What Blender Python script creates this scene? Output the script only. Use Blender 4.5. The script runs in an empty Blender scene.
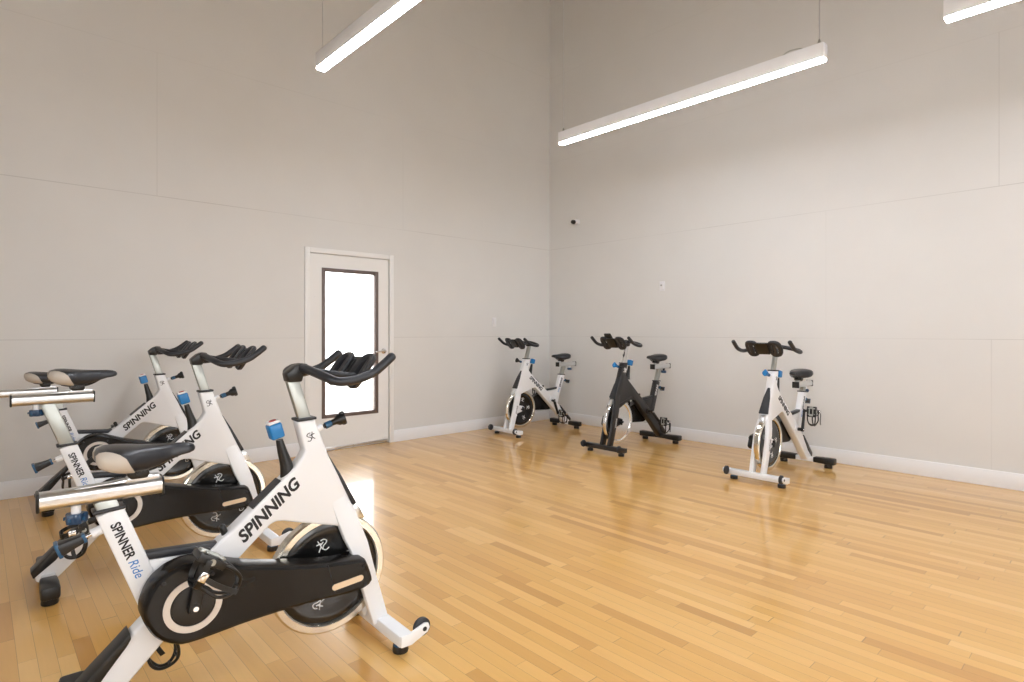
import bpy, bmesh, math, random
from mathutils import Vector, Matrix
random.seed(4)
R = math.radians
C = bpy.context.scene.collection

# ------------------------------------------------------------------ helpers
def tag(o, label=None, cat=None, group=None, kind=None):
    if label: o['label'] = label
    if cat: o['category'] = cat
    if group: o['group'] = group
    if kind: o['kind'] = kind
    return o

def empty(name, loc, rz=0.0):
    o = bpy.data.objects.new(name, None); C.objects.link(o)
    o.location = loc; o.rotation_euler = (0, 0, rz); o.empty_display_size = 0.1
    return o

def finish(me, m, ang=35):
    if isinstance(m, (list, tuple)):
        for k in m: me.materials.append(k)
    else:
        me.materials.append(m)
    for p in me.polygons: p.use_smooth = True
    me.set_sharp_from_angle(angle=R(ang))
    return me

def mesh_of(name, bm, m, ang=35):
    bmesh.ops.recalc_face_normals(bm, faces=bm.faces[:])
    me = bpy.data.meshes.new(name); bm.to_mesh(me); bm.free()
    return finish(me, m, ang)

def obj(name, bm, m, parent=None, ang=35, loc=None):
    o = bpy.data.objects.new(name, mesh_of(name, bm, m, ang)); C.objects.link(o)
    if parent: o.parent = parent
    if loc: o.location = loc
    return o

def merge(dst, src):
    me = bpy.data.meshes.new('tmp'); src.to_mesh(me); src.free()
    dst.from_mesh(me); bpy.data.meshes.remove(me)

def bevel(bm, w, seg=2):
    if w > 0:
        es = [e for e in bm.edges if len(e.link_faces) == 2 and e.calc_face_angle(0) > 0.35]
        bmesh.ops.bevel(bm, geom=es, offset=w, segments=seg, profile=0.5, affect='EDGES', clamp_overlap=True)

def box(bm, x0, x1, y0, y1, z0, z1, bv=0.0, seg=2, rot=None):
    b = bmesh.new(); bmesh.ops.create_cube(b, size=1)
    for v in b.verts:
        v.co = Vector(((v.co.x + .5) * (x1 - x0) + x0, (v.co.y + .5) * (y1 - y0) + y0, (v.co.z + .5) * (z1 - z0) + z0))
    bevel(b, bv, seg)
    if rot: b.transform(rot)
    merge(bm, b)

def prism(bm, pts, y0, y1, bv=0.004, seg=2):
    """side outline in x,z extruded across y"""
    b = bmesh.new()
    A = [b.verts.new((x, y0, z)) for x, z in pts]; B = [b.verts.new((x, y1, z)) for x, z in pts]
    b.faces.new(A); b.faces.new(B[::-1])
    n = len(pts)
    for i in range(n): b.faces.new((A[i], B[i], B[(i + 1) % n], A[(i + 1) % n]))
    bmesh.ops.recalc_face_normals(b, faces=b.faces[:])
    bevel(b, bv, seg)
    merge(bm, b)

def loft(bm, rings, cap=True):
    b = bmesh.new()
    V = [[b.verts.new(p) for p in r] for r in rings]
    n = len(V[0])
    for a, c in zip(V, V[1:]):
        for i in range(n): b.faces.new((a[i], a[(i + 1) % n], c[(i + 1) % n], c[i]))
    if cap: b.faces.new(V[0][::-1]); b.faces.new(V[-1])
    bmesh.ops.recalc_face_normals(b, faces=b.faces[:])
    merge(bm, b)

def smooth_path(pts, sub=5):
    P = [Vector(p) for p in pts]; out = []
    for i in range(len(P) - 1):
        p0 = P[max(i - 1, 0)]; p1 = P[i]; p2 = P[i + 1]; p3 = P[min(i + 2, len(P) - 1)]
        for k in range(sub):
            t = k / sub
            out.append(0.5 * ((2 * p1) + (p2 - p0) * t + (2 * p0 - 5 * p1 + 4 * p2 - p3) * t * t + (3 * p1 - p0 - 3 * p2 + p3) * t ** 3))
    out.append(P[-1]); return out

def tube(bm, pts, r, seg=12, sub=0, round_end=False, sx=1.0):
    P = smooth_path(pts, sub) if sub else [Vector(p) for p in pts]
    rings = []; N = len(P); prev = None
    rr = r if isinstance(r, (list, tuple)) else [r] * N
    if len(rr) != N: rr = [rr[0] + (rr[-1] - rr[0]) * i / (N - 1) for i in range(N)]
    for i in range(N):
        t = (P[min(i + 1, N - 1)] - P[max(i - 1, 0)]).normalized()
        if prev is None:
            up = Vector((0, 0, 1)) if abs(t.z) < .9 else Vector((0, 1, 0))
            a = t.cross(up).normalized()
        else:
            a = (prev - t * prev.dot(t)).normalized()
        prev = a; c = t.cross(a)
        ring = lambda q, ra: [q + a * math.cos(2 * math.pi * k / seg) * ra * sx + c * math.sin(2 * math.pi * k / seg) * ra for k in range(seg)]
        if round_end and i == 0:
            for g in (.2, .55, .85): rings.append(ring(P[0] - t * rr[0] * math.sqrt(1 - g * g) * .8, rr[0] * g))
        rings.append(ring(P[i], rr[i]))
        if round_end and i == N - 1:
            for g in (.85, .55, .2): rings.append(ring(P[-1] + t * rr[-1] * math.sqrt(1 - g * g) * .8, rr[-1] * g))
    loft(bm, rings)

def boxtube(bm, secs, bv=.006):
    """secs: (centre, u half vector, v half vector)"""
    b = bmesh.new(); V = []
    for c, u, v in secs:
        c = Vector(c); u = Vector(u); v = Vector(v)
        V.append([b.verts.new(c + u * a + v * d) for a, d in ((-1, -1), (1, -1), (1, 1), (-1, 1))])
    for a, c in zip(V, V[1:]):
        for i in range(4): b.faces.new((a[i], a[(i + 1) % 4], c[(i + 1) % 4], c[i]))
    b.faces.new(V[0][::-1]); b.faces.new(V[-1])
    bmesh.ops.recalc_face_normals(b, faces=b.faces[:])
    bevel(b, bv, 2); merge(bm, b)

def lathe(bm, prof, centre, seg=48, axis='Y'):
    """prof: (radius, offset along axis)"""
    b = bmesh.new(); V = []
    for r, h in prof:
        ring = []
        for k in range(seg):
            a = 2 * math.pi * k / seg
            if axis == 'Y': p = (r * math.cos(a), h, r * math.sin(a))
            elif axis == 'X': p = (h, r * math.cos(a), r * math.sin(a))
            else: p = (r * math.cos(a), r * math.sin(a), h)
            ring.append(b.verts.new(p))
        V.append(ring)
    for a, c in zip(V, V[1:]):
        for i in range(seg): b.faces.new((a[i], a[(i + 1) % seg], c[(i + 1) % seg], c[i]))
    if prof[0] != prof[-1]:
        b.faces.new(V[0][::-1]); b.faces.new(V[-1])
    else:
        bmesh.ops.remove_doubles(b, verts=b.verts[:], dist=1e-6)
    bmesh.ops.translate(b, verts=b.verts[:], vec=centre)
    bmesh.ops.recalc_face_normals(b, faces=b.faces[:])
    merge(bm, b)

def arc(cx, cz, r, a0, a1, n):
    return [(cx + r * math.cos(R(a0 + (a1 - a0) * i / n)), cz + r * math.sin(R(a0 + (a1 - a0) * i / n))) for i in range(n + 1)]

# lettering: a text curve turned to mesh and laid on a plane
def text_mesh(bm, body, size, origin, right, up, off=0.0, shear=0.0, length=None, depth=.0006, spacing=1.0):
    cu = bpy.data.curves.new('t', 'FONT'); cu.body = body; cu.size = size; cu.offset = off; cu.shear = shear
    cu.extrude = depth; cu.space_character = spacing; cu.resolution_u = 3
    o = bpy.data.objects.new('t', cu); C.objects.link(o)
    dg = bpy.context.evaluated_depsgraph_get(); dg.update()
    me = bpy.data.meshes.new_from_object(o.evaluated_get(dg))
    b = bmesh.new(); b.from_mesh(me)
    xs = [v.co.x for v in b.verts]; x0, x1 = min(xs), max(xs)
    k = (length / (x1 - x0)) if length else 1.0
    r = Vector(right).normalized(); u = Vector(up).normalized(); n = r.cross(u)
    for v in b.verts: v.co = Vector(origin) + r * (v.co.x - x0) * k + u * v.co.y + n * v.co.z
    merge(bm, b)
    bpy.data.objects.remove(o); bpy.data.curves.remove(cu); bpy.data.meshes.remove(me)

# ------------------------------------------------------------------ materials
def mat(name, col, rough=.5, metal=0.0, coat=0.0, bump=None, spec=None, aniso=0.0, var=0.0, vscale=8.0):
    m = bpy.data.materials.new(name); m.use_nodes = True
    nt = m.node_tree; b = nt.nodes['Principled BSDF']
    b.inputs['Base Color'].default_value = (*col, 1); b.inputs['Roughness'].default_value = rough
    b.inputs['Metallic'].default_value = metal; b.inputs['Coat Weight'].default_value = coat
    b.inputs['Coat Roughness'].default_value = .12; b.inputs['Anisotropic'].default_value = aniso
    if spec is not None: b.inputs['Specular IOR Level'].default_value = spec
    tc = nt.nodes.new('ShaderNodeTexCoord')
    nz = nt.nodes.new('ShaderNodeTexNoise'); nz.inputs['Scale'].default_value = vscale; nz.inputs['Detail'].default_value = 4
    nt.links.new(tc.outputs['Object'], nz.inputs['Vector'])
    mr = nt.nodes.new('ShaderNodeMapRange'); mr.inputs['To Min'].default_value = max(rough - .06, .02); mr.inputs['To Max'].default_value = min(rough + .06, 1)
    nt.links.new(nz.outputs['Fac'], mr.inputs['Value']); nt.links.new(mr.outputs['Result'], b.inputs['Roughness'])
    if var:
        mx = nt.nodes.new('ShaderNodeMixRGB'); mx.inputs['Color1'].default_value = (*[c * (1 - var) for c in col], 1)
        mx.inputs['Color2'].default_value = (*[min(c * (1 + var), 1) for c in col], 1)
        nt.links.new(nz.outputs['Fac'], mx.inputs['Fac']); nt.links.new(mx.outputs['Color'], b.inputs['Base Color'])
    if bump:
        n2 = nt.nodes.new('ShaderNodeTexNoise'); n2.inputs['Scale'].default_value = bump[0]; n2.inputs['Detail'].default_value = 3
        nt.links.new(tc.outputs['Object'], n2.inputs['Vector'])
        bp = nt.nodes.new('ShaderNodeBump'); bp.inputs['Strength'].default_value = bump[1]; bp.inputs['Distance'].default_value = .002
        nt.links.new(n2.outputs['Fac'], bp.inputs['Height']); nt.links.new(bp.outputs['Normal'], b.inputs['Normal'])
    return m

M = dict(
    white=mat('white powder coat', (.84, .85, .87), .32, coat=.2, bump=(220, .05)),
    black=mat('black plastic', (.009, .009, .009), .34, bump=(300, .08)),
    guard=mat('black shroud plastic', (.006, .005, .0045), .25, spec=.32),
    rubber=mat('dark grey rubber', (.020, .022, .027), .42, bump=(500, .15)),
    disc=mat('black enamel', (.006, .006, .006), .24, coat=.3),
    steel=mat('polished steel rim', (.72, .68, .60), .2, metal=1.0),
    chrome=mat('chrome', (.78, .78, .78), .12, metal=1.0),
    alu=mat('brushed aluminium', (.76, .77, .78), .3, metal=1.0, var=.06, vscale=30),
    post=mat('satin steel post', (.42, .43, .40), .38, metal=.9),
    blue=mat('blue plastic', (.006, .19, .50), .35, coat=.2),
    teal=mat('teal plastic', (.008, .085, .19), .35, coat=.2),
    navy=mat('dark blue plastic', (.01, .045, .11), .35, coat=.2),
    saddle=mat('black saddle vinyl', (.013, .014, .018), .34, coat=.1, bump=(700, .1)),
    cream=mat('cream saddle vinyl', (.56, .50, .43), .5),
    ring=mat('bare metal ring', (.66, .62, .58), .35, metal=.5),
    charcoal=mat('charcoal powder coat', (.017, .016, .017), .36, coat=.1, bump=(260, .08)),
    silver=mat('silver wheel', (.80, .80, .80), .15, metal=1.0),
    ink=mat('black lettering', (.010, .010, .012), .5),
    blueink=mat('blue lettering', (.05, .22, .55), .5),
    whiteink=mat('white lettering', (.82, .82, .82), .5),
    slot=mat('wood toned inlay plate', (.80, .62, .43), .35),
    sticker=mat('dark sticker', (.02, .022, .03), .4),
    trim=mat('white gloss trim paint', (.86, .87, .89), .32),
    doorw=mat('white door paint', (.84, .84, .83), .3),
    bronze=mat('bronze glazing bead', (.15, .115, .105), .45, metal=.2),
    plate=mat('white switch plastic', (.8, .8, .82), .35),
    fixture=mat('white fixture enamel', (.90, .91, .93), .3),
    concrete=mat('pale concrete', (.62, .60, .57), .8, var=.08),
    redink=mat('red print', (.5, .03, .03), .5),
)

def emis(name, col, s):
    m = bpy.data.materials.new(name); m.use_nodes = True; nt = m.node_tree
    b = nt.nodes['Principled BSDF']; b.inputs['Base Color'].default_value = (.9, .9, .9, 1)
    b.inputs['Emission Color'].default_value = (*col, 1); b.inputs['Emission Strength'].default_value = s
    return m
M['diffuser'] = emis('lit diffuser', (.90, .93, 1.0), 52.0)

g = bpy.data.materials.new('clear glass'); g.use_nodes = True
nt = g.node_tree; nt.nodes.clear()
out = nt.nodes.new('ShaderNodeOutputMaterial'); mx = nt.nodes.new('ShaderNodeMixShader')
tr = nt.nodes.new('ShaderNodeBsdfTransparent'); gl = nt.nodes.new('ShaderNodeBsdfGlossy'); gl.inputs['Roughness'].default_value = .02
fr = nt.nodes.new('ShaderNodeFresnel'); fr.inputs['IOR'].default_value = 1.45
nt.links.new(fr.outputs[0], mx.inputs[0]); nt.links.new(tr.outputs[0], mx.inputs[1]); nt.links.new(gl.outputs[0], mx.inputs[2]); nt.links.new(mx.outputs[0], out.inputs[0])
M['glass'] = g

class NT:
    def __init__(s, m): s.m = m; m.use_nodes = True; s.nt = m.node_tree; s.b = s.nt.nodes['Principled BSDF']
    def math(s, op, a, b=None, c=None):
        n = s.nt.nodes.new('ShaderNodeMath'); n.operation = op
        for i, v in enumerate((a, b, c)):
            if v is None: continue
            if isinstance(v, (int, float)): n.inputs[i].default_value = v
            else: s.nt.links.new(v, n.inputs[i])
        return n.outputs[0]
    def node(s, t, **k):
        n = s.nt.nodes.new(t)
        for a, v in k.items(): setattr(n, a, v)
        return n
    def link(s, a, b): s.nt.links.new(a, b)

def wall_material(name, axis, verts):
    """painted board wall; seams: horizontals every 4 ft, verticals (coord, z0, z1)"""
    T = NT(bpy.data.materials.new(name)); tc = T.node('ShaderNodeTexCoord'); sep = T.node('ShaderNodeSeparateXYZ')
    T.link(tc.outputs['Object'], sep.inputs[0]); a = sep.outputs['X' if axis == 'x' else 'Y']; z = sep.outputs['Z']
    nz = T.node('ShaderNodeTexNoise'); nz.inputs['Scale'].default_value = .8; nz.inputs['Detail'].default_value = 3
    T.link(tc.outputs['Object'], nz.inputs['Vector'])
    fade = T.math('MULTIPLY', T.math('SUBTRACT', nz.outputs['Fac'], .3), 2.6)
    fade = T.math('MINIMUM', T.math('MAXIMUM', fade, .15), 1.0)
    tot = None
    for h in (1.19, 2.425, 3.665, 4.88):
        l = T.math('MULTIPLY', T.math('LESS_THAN', T.math('ABSOLUTE', T.math('SUBTRACT', z, h)), .0035), .35 if h > 3 else 1.0)
        tot = l if tot is None else T.math('MAXIMUM', tot, l)
    for c, z0, z1 in verts:
        l = T.math('LESS_THAN', T.math('ABSOLUTE', T.math('SUBTRACT', a, c)), .004)
        l = T.math('MULTIPLY', l, T.math('MULTIPLY', T.math('GREATER_THAN', z, z0), T.math('LESS_THAN', z, z1)))
        tot = T.math('MAXIMUM', tot, T.math('MULTIPLY', l, .6))
    tot = T.math('MULTIPLY', tot, fade)
    mx = T.node('ShaderNodeMixRGB'); mx.inputs['Color1'].default_value = WALL
    mx.inputs['Color2'].default_value = (WALL[0] * .66, WALL[1] * .65, WALL[2] * .64, 1)
    T.link(T.math('MULTIPLY', tot, .55), mx.inputs['Fac']); 
    n3 = T.node('ShaderNodeTexNoise'); n3.inputs['Scale'].default_value = 2.2; n3.inputs['Detail'].default_value = 5
    T.link(tc.outputs['Object'], n3.inputs['Vector'])
    m2 = T.node('ShaderNodeMixRGB', blend_type='MULTIPLY'); m2.inputs['Fac'].default_value = 1
    mr = T.node('ShaderNodeMapRange'); mr.inputs['To Min'].default_value = .965; mr.inputs['To Max'].default_value = 1.035
    T.link(n3.outputs['Fac'], mr.inputs['Value']); T.link(mx.outputs[0], m2.inputs['Color1']); T.link(mr.outputs[0], m2.inputs['Color2'])
    T.link(m2.outputs[0], T.b.inputs['Base Color'])
    T.b.inputs['Roughness'].default_value = .62
    bp = T.node('ShaderNodeBump'); bp.inputs['Strength'].default_value = .25; bp.inputs['Distance'].default_value = .002
    n4 = T.node('ShaderNodeTexNoise'); n4.inputs['Scale'].default_value = 120; T.link(tc.outputs['Object'], n4.inputs['Vector'])
    T.link(T.math('SUBTRACT', T.math('MULTIPLY', n4.outputs['Fac'], .25), tot), bp.inputs['Height']); T.link(bp.outputs[0], T.b.inputs['Normal'])
    return T.m
WALL = (.73, .724, .706, 1)

def floor_material():
    T = NT(bpy.data.materials.new('maple strip floor')); tc = T.node('ShaderNodeTexCoord'); sep = T.node('ShaderNodeSeparateXYZ')
    T.link(tc.outputs['Object'], sep.inputs[0]); x, y = sep.outputs['X'], sep.outputs['Y']
    W = .057
    xs = T.math('DIVIDE', x, W); row = T.math('FLOOR', xs); fx = T.math('SUBTRACT', xs, row)
    w1 = T.node('ShaderNodeTexWhiteNoise', noise_dimensions='1D'); T.link(row, w1.inputs['W'])
    L = T.math('ADD', T.math('MULTIPLY', w1.outputs['Value'], .5), .45)
    w2 = T.node('ShaderNodeTexWhiteNoise', noise_dimensions='1D'); T.link(T.math('ADD', row, 137.3), w2.inputs['W'])
    ys = T.math('DIVIDE', T.math('ADD', y, T.math('MULTIPLY', w2.outputs['Value'], 7)), L)
    # uneven lengths: warp the running coordinate a little
    ys = T.math('ADD', ys, T.math('MULTIPLY', T.math('SINE', T.math('MULTIPLY', ys, 1.7)), .35))
    pl = T.math('FLOOR', ys); fy = T.math('SUBTRACT', ys, pl)
    cv = T.node('ShaderNodeCombineXYZ'); T.link(row, cv.inputs[0]); T.link(pl, cv.inputs[1])
    w3 = T.node('ShaderNodeTexWhiteNoise', noise_dimensions='3D'); T.link(cv.outputs[0], w3.inputs['Vector'])
    ramp = T.node('ShaderNodeValToRGB'); e = ramp.color_ramp.elements
    e[0].position = 0; e[0].color = (0.597, 0.305, 0.070, 1); e[1].position = 1; e[1].color = (0.845, 0.531, 0.186, 1)
    for p, c in ((.10, (0.700, 0.376, 0.098, 1)), (.35, (0.752, 0.428, 0.116, 1)), (.65, (0.788, 0.461, 0.135, 1)), (.88, (0.814, 0.489, 0.153, 1))):
        k = ramp.color_ramp.elements.new(p); k.color = c
    T.link(w3.outputs['Value'], ramp.inputs['Fac'])
    # grain
    gv = T.node('ShaderNodeCombineXYZ'); T.link(T.math('MULTIPLY', x, 60), gv.inputs[0]); T.link(T.math('ADD', T.math('MULTIPLY', y, 3.5), T.math('MULTIPLY', w3.outputs['Value'], 40)), gv.inputs[1])
    gn = T.node('ShaderNodeTexNoise'); gn.inputs['Scale'].default_value = 1; gn.inputs['Detail'].default_value = 4; gn.inputs['Distortion'].default_value = .2
    T.link(gv.outputs[0], gn.inputs['Vector'])
    mr = T.node('ShaderNodeMapRange'); mr.inputs['From Min'].default_value = .25; mr.inputs['From Max'].default_value = .75
    mr.inputs['To Min'].default_value = .965; mr.inputs['To Max'].default_value = 1.025; T.link(gn.outputs['Fac'], mr.inputs['Value'])
    mu = T.node('ShaderNodeMixRGB', blend_type='MULTIPLY'); mu.inputs['Fac'].default_value = 1
    T.link(ramp.outputs[0], mu.inputs['Color1']); T.link(mr.outputs[0], mu.inputs['Color2'])
    # broad amber patches
    bn = T.node('ShaderNodeTexNoise'); bn.inputs['Scale'].default_value = .8; bn.inputs['Detail'].default_value = 1; T.link(tc.outputs['Object'], bn.inputs['Vector'])
    mp = T.node('ShaderNodeMapRange'); mp.inputs['From Min'].default_value = .1; mp.inputs['From Max'].default_value = .9; mp.inputs['To Max'].default_value = .35
    T.link(bn.outputs['Fac'], mp.inputs['Value'])
    m3 = T.node('ShaderNodeMixRGB', blend_type='MULTIPLY'); m3.inputs['Color2'].default_value = (.93, .80, .62, 1)
    T.link(mp.outputs[0], m3.inputs['Fac']); T.link(mu.outputs[0], m3.inputs['Color1'])
    # joints
    gx = T.math('LESS_THAN', T.math('MINIMUM', fx, T.math('SUBTRACT', 1, fx)), .014)
    gy = T.math('LESS_THAN', T.math('MULTIPLY', T.math('MINIMUM', fy, T.math('SUBTRACT', 1, fy)), L), .0011)
    gp = T.math('MAXIMUM', gx, gy)
    # knots
    vo = T.node('ShaderNodeTexVoronoi'); vo.inputs['Scale'].default_value = 1.1; T.link(tc.outputs['Object'], vo.inputs['Vector'])
    kn = T.math('LESS_THAN', vo.outputs['Distance'], .010)
    dk = T.math('MAXIMUM', T.math('MULTIPLY', gp, .5), T.math('MULTIPLY', kn, .5))
    m4 = T.node('ShaderNodeMixRGB'); m4.inputs['Color2'].default_value = (.16, .075, .025, 1)
    T.link(dk, m4.inputs['Fac']); T.link(m3.outputs[0], m4.inputs['Color1']); T.link(m4.outputs[0], T.b.inputs['Base Color'])
    r2 = T.node('ShaderNodeMapRange'); r2.inputs['To Min'].default_value = .22; r2.inputs['To Max'].default_value = .36
    T.b.inputs['Roughness'].default_value = .28
    T.b.inputs['Coat Weight'].default_value = .6; T.b.inputs['Coat Roughness'].default_value = .07
    bp = T.node('ShaderNodeBump'); bp.inputs['Strength'].default_value = .25; bp.inputs['Distance'].default_value = .0015
    T.link(T.math('ADD', T.math('MULTIPLY', gn.outputs['Fac'], .02), T.math('ADD', T.math('MULTIPLY', w3.outputs['Value'], .2), T.math('MULTIPLY', gp, -1))), bp.inputs['Height'])
    T.link(bp.outputs[0], T.b.inputs['Normal'])
    return T.m

# ------------------------------------------------------------------ room
X0, X1, Y0, Y1, ZC, TH = -3.4, 6.05, -3.6, 5.76, 6.45, .16
def struct(name, bm, m, parent=None):
    o = obj(name, bm, m, parent)
    if parent is None: o['kind'] = 'structure'
    return o

b = bmesh.new(); box(b, X0 - TH, X1 + TH, Y0 - TH, Y1 + TH, -.12, 0); struct('floor', b, floor_material())
b = bmesh.new(); box(b, X0 - TH, X1 + TH, Y0 - TH, Y1 + TH, ZC, ZC + .15); struct('ceiling', b, mat('ceiling paint', (.5, .5, .5), .7))

# door opening in the left wall: leaf 0.914 wide
DX0, DX1, DZ = 2.499, 3.428, 2.066      # opening (inner faces of the jamb)
def wall_with_holes(bm, axis, c0, c1, a0, a1, z0, z1, holes):
    """axis 'x': wall runs along x between a0..a1, thickness c0..c1 in y"""
    hs = sorted(holes); cur = a0
    def put(p0, p1, q0, q1):
        if p1 - p0 < 1e-6 or q1 - q0 < 1e-6: return
        if axis == 'x': box(bm, p0, p1, c0, c1, q0, q1)
        else: box(bm, c0, c1, p0, p1, q0, q1)
    for h0, h1, k0, k1 in hs:
        put(cur, h0, z0, z1); put(h0, h1, z0, k0); put(h0, h1, k1, z1); cur = h1
    put(cur, a1, z0, z1)
b = bmesh.new(); wall_with_holes(b, 'x', Y1, Y1 + TH, X0 - TH, X1 + TH, 0, ZC, [(DX0, DX1, 0, DZ)])
struct('wall_left', b, wall_material('left wall paint', 'x', [(1.146, 2.425, 3.665), (3.61, 2.425, 3.665), (-.1, 1.19, 2.425)]))
b = bmesh.new(); box(b, X1, X1 + TH, Y0 - TH, Y1, 0, ZC)
struct('wall_right', b, wall_material('right wall paint', 'y', [(2.066, 1.19, 2.425), (.818, 0, 1.19), (.77, 2.425, 3.665)]))
plain = wall_material('rear wall paint', 'x', [])
added_wins = [(-2.3, -.7, .9, 3.1), (.2, 1.8, .9, 3.1), (2.7, 4.3, .9, 3.1)]  # openings out of view, added to let daylight fill the room
b = bmesh.new(); wall_with_holes(b, 'x', Y0 - TH, Y0, X0 - TH, X1, 0, ZC, added_wins); struct('wall_back', b, plain)
added_winy = [(-2.6, -1.0, .9, 3.1), (-.2, 1.4, .9, 3.1)]
b = bmesh.new(); wall_with_holes(b, 'y', X0 - TH, X0, Y0, Y1, 0, ZC, added_winy); struct('wall_near', b, plain)

# unseen windows behind the camera, added for daylight fill
n = 1
for axis, lst, c in (('x', added_wins, Y0), ('y', added_winy, X0)):
    for a0, a1, z0, z1 in lst:
        f = bmesh.new(); w = .05
        def bar(p0, p1, q0, q1):
            if axis == 'x': box(f, p0, p1, c - .11, c - .05, q0, q1, .004)
            else: box(f, c - .11, c - .05, p0, p1, q0, q1, .004)
        bar(a0, a0 + w, z0, z1); bar(a1 - w, a1, z0, z1); bar(a0 + w, a1 - w, z0, z0 + w); bar(a0 + w, a1 - w, z1 - w, z1)
        bar(a0 + w, a1 - w, (z0 + z1) / 2 - .02, (z0 + z1) / 2 + .02)
        o = struct('added_window_%d' % n, f, M['trim'])
        p = bmesh.new()
        if axis == 'x': box(p, a0 + w, a1 - w, c - .083, c - .077, z0 + w, z1 - w)
        else: box(p, c - .083, c - .077, a0 + w, a1 - w, z0 + w, z1 - w)
        obj('pane', p, M['glass'], o); n += 1

# baseboards
def board(name, x0, x1, y0, y1):
    b = bmesh.new(); box(b, x0, x1, y0, y1, 0, .132, .003); return struct(name, b, M['trim'])
CW = .052  # casing width
board('baseboard_left', X0, DX0 - CW, Y1 - .016, Y1)
board('baseboard_left_corner', DX1 + CW, X1 - .016, Y1 - .016, Y1)
board('baseboard_right', X1 - .016, X1, Y0, Y1)
board('baseboard_back', X0 + .016, X1 - .016, Y0, Y0 + .016)
board('baseboard_near', X0, X0 + .016, Y0 + .016, Y1 - .016)

# door casing, jamb and leaf
b = bmesh.new()
box(b, DX0 - CW, DX0, Y1 - .018, Y1, 0, DZ + CW, .003); box(b, DX1, DX1 + CW, Y1 - .018, Y1, 0, DZ + CW, .003)
box(b, DX0, DX1, Y1 - .018, Y1, DZ, DZ + CW, .003)
struct('trim_1', b, M['doorw'])
b = bmesh.new()
box(b, DX0, DX0 + .004, Y1 + .02, Y1 + TH, 0, DZ); box(b, DX1 - .004, DX1, Y1 + .02, Y1 + TH, 0, DZ); box(b, DX0 + .004, DX1 - .004, Y1 + .02, Y1 + TH, DZ - .004, DZ)
box(b, DX0, DX1, Y1 + .055, Y1 + .075, DZ - .02, DZ - .004)
struct('trim_2', b, M['doorw'])
b = bmesh.new(); box(b, DX0, DX1, Y1 + .004, Y1 + TH, 0, .012, .002); struct('trim_3', b, M['chrome'])  # threshold
LX0, LX1, LY0, LY1, LZ0, LZ1 = DX0 + .006, DX1 - .006, Y1 + .006, Y1 + .05, .016, DZ - .007
GX0, GX1, GZ0, GZ1 = 2.637, 3.290, .350, 1.918     # glazing bead outer
b = bmesh.new()
for (p0, p1, q0, q1) in ((LX0, GX0, LZ0, LZ1), (GX1, LX1, LZ0, LZ1), (GX0, GX1, LZ0, GZ0), (GX0, GX1, GZ1, LZ1)):
    box(b, p0, p1, LY0, LY1, q0, q1)
bmesh.ops.remove_doubles(b, verts=b.verts[:], dist=1e-5)
door = struct('door_1', b, M['doorw'])
b = bmesh.new(); w = .036
for y0, y1 in ((LY0 - .008, LY1 + .008),):
    box(b, GX0 - .002, GX0 + w, y0, y1, GZ0 - .002, GZ1 + .002, .003); box(b, GX1 - w, GX1 + .002, y0, y1, GZ0 - .002, GZ1 + .002, .003)
    box(b, GX0 + w, GX1 - w, y0, y1, GZ0 - .002, GZ0 + w, .003); box(b, GX0 + w, GX1 - w, y0, y1, GZ1 - w, GZ1 + .002, .003)
bead = obj('glazing_frame', b, M['bronze'], door); tag(bead, 'dark bronze glazing frame')
b = bmesh.new(); box(b, GX0 + w - .005, GX1 - w + .005, LY0 + .016, LY0 + .022, GZ0 + w - .005, GZ1 - w + .005); obj('pane', b, M['glass'], door)
b = bmesh.new(); hx, hz = LX1 - .062, 1.035
lathe(b, [(.001, 0), (.030, 0), (.030, -.008), (.026, -.012), (.013, -.014), (.011, -.045), (.001, -.046)], (hx, LY0, hz), 28)
tube(b, [(hx, LY0 - .045, hz), (hx - .03, LY0 - .05, hz), (hx - .11, LY0 - .046, hz - .004)], .009, 12, sub=4, round_end=True)
obj('lever_handle', b, M['chrome'], door)['label'] = 'chrome lever handle'
b = bmesh.new(); box(b, LX0, LX1, LY0 - .006, LY0, LZ0, LZ0 + .03, .002); obj('door_sweep', b, M['alu'], door)

# pale ground outside the door and windows, added to help light the room
b = bmesh.new(); box(b, -14, 16, Y1 + TH, Y1 + 12, -.15, -.02); struct('ground_1', b, M['concrete'])
b = bmesh.new(); box(b, -14, 16, Y0 - 12, Y0 - TH, -.15, -.02); struct('ground_2', b, M['concrete'])
b = bmesh.new(); box(b, X0 - 12, X0 - TH, Y0 - TH, Y1 + TH, -.15, -.02); struct('ground_3', b, M['concrete'])

# small things on the walls
def wall_plate(x, y, z, axis, lab, cat, kind):
    e = empty(kind, (x, y, z), 0 if axis == 'left' else -math.pi / 2)
    tag(e, lab, cat)
    b = bmesh.new(); box(b, -.036, .036, -.007, 0, -.058, .058, .003); obj('cover_plate', b, M['plate'], e)
    if kind == 'light_switch':
        b = bmesh.new(); box(b, -.016, .016, -.012, -.006, -.032, .032, .003); obj('rocker', b, M['plate'], e)
    else:
        b = bmesh.new(); box(b, -.022, .022, -.024, -.006, -.034, .034, .004); obj('sensor_body', b, M['plate'], e)
        b = bmesh.new(); box(b, -.012, .012, -.026, -.023, .0, .018, .001); obj('display', b, M['post'], e)
    return e
wall_plate(4.997, Y1, 1.381, 'left', 'white light switch plate on the left wall between the door and the corner', 'light switch', 'light_switch')
wall_plate(X1, 3.89, 1.80, 'right', 'small white sensor box on the right wall above the black framed bike', 'wall sensor', 'wall_sensor')
e = empty('security_camera', (X1, 5.22, 2.755), -math.pi / 2); tag(e, 'small dark round security camera on a white bracket high on the wall near the corner', 'security camera')
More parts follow.
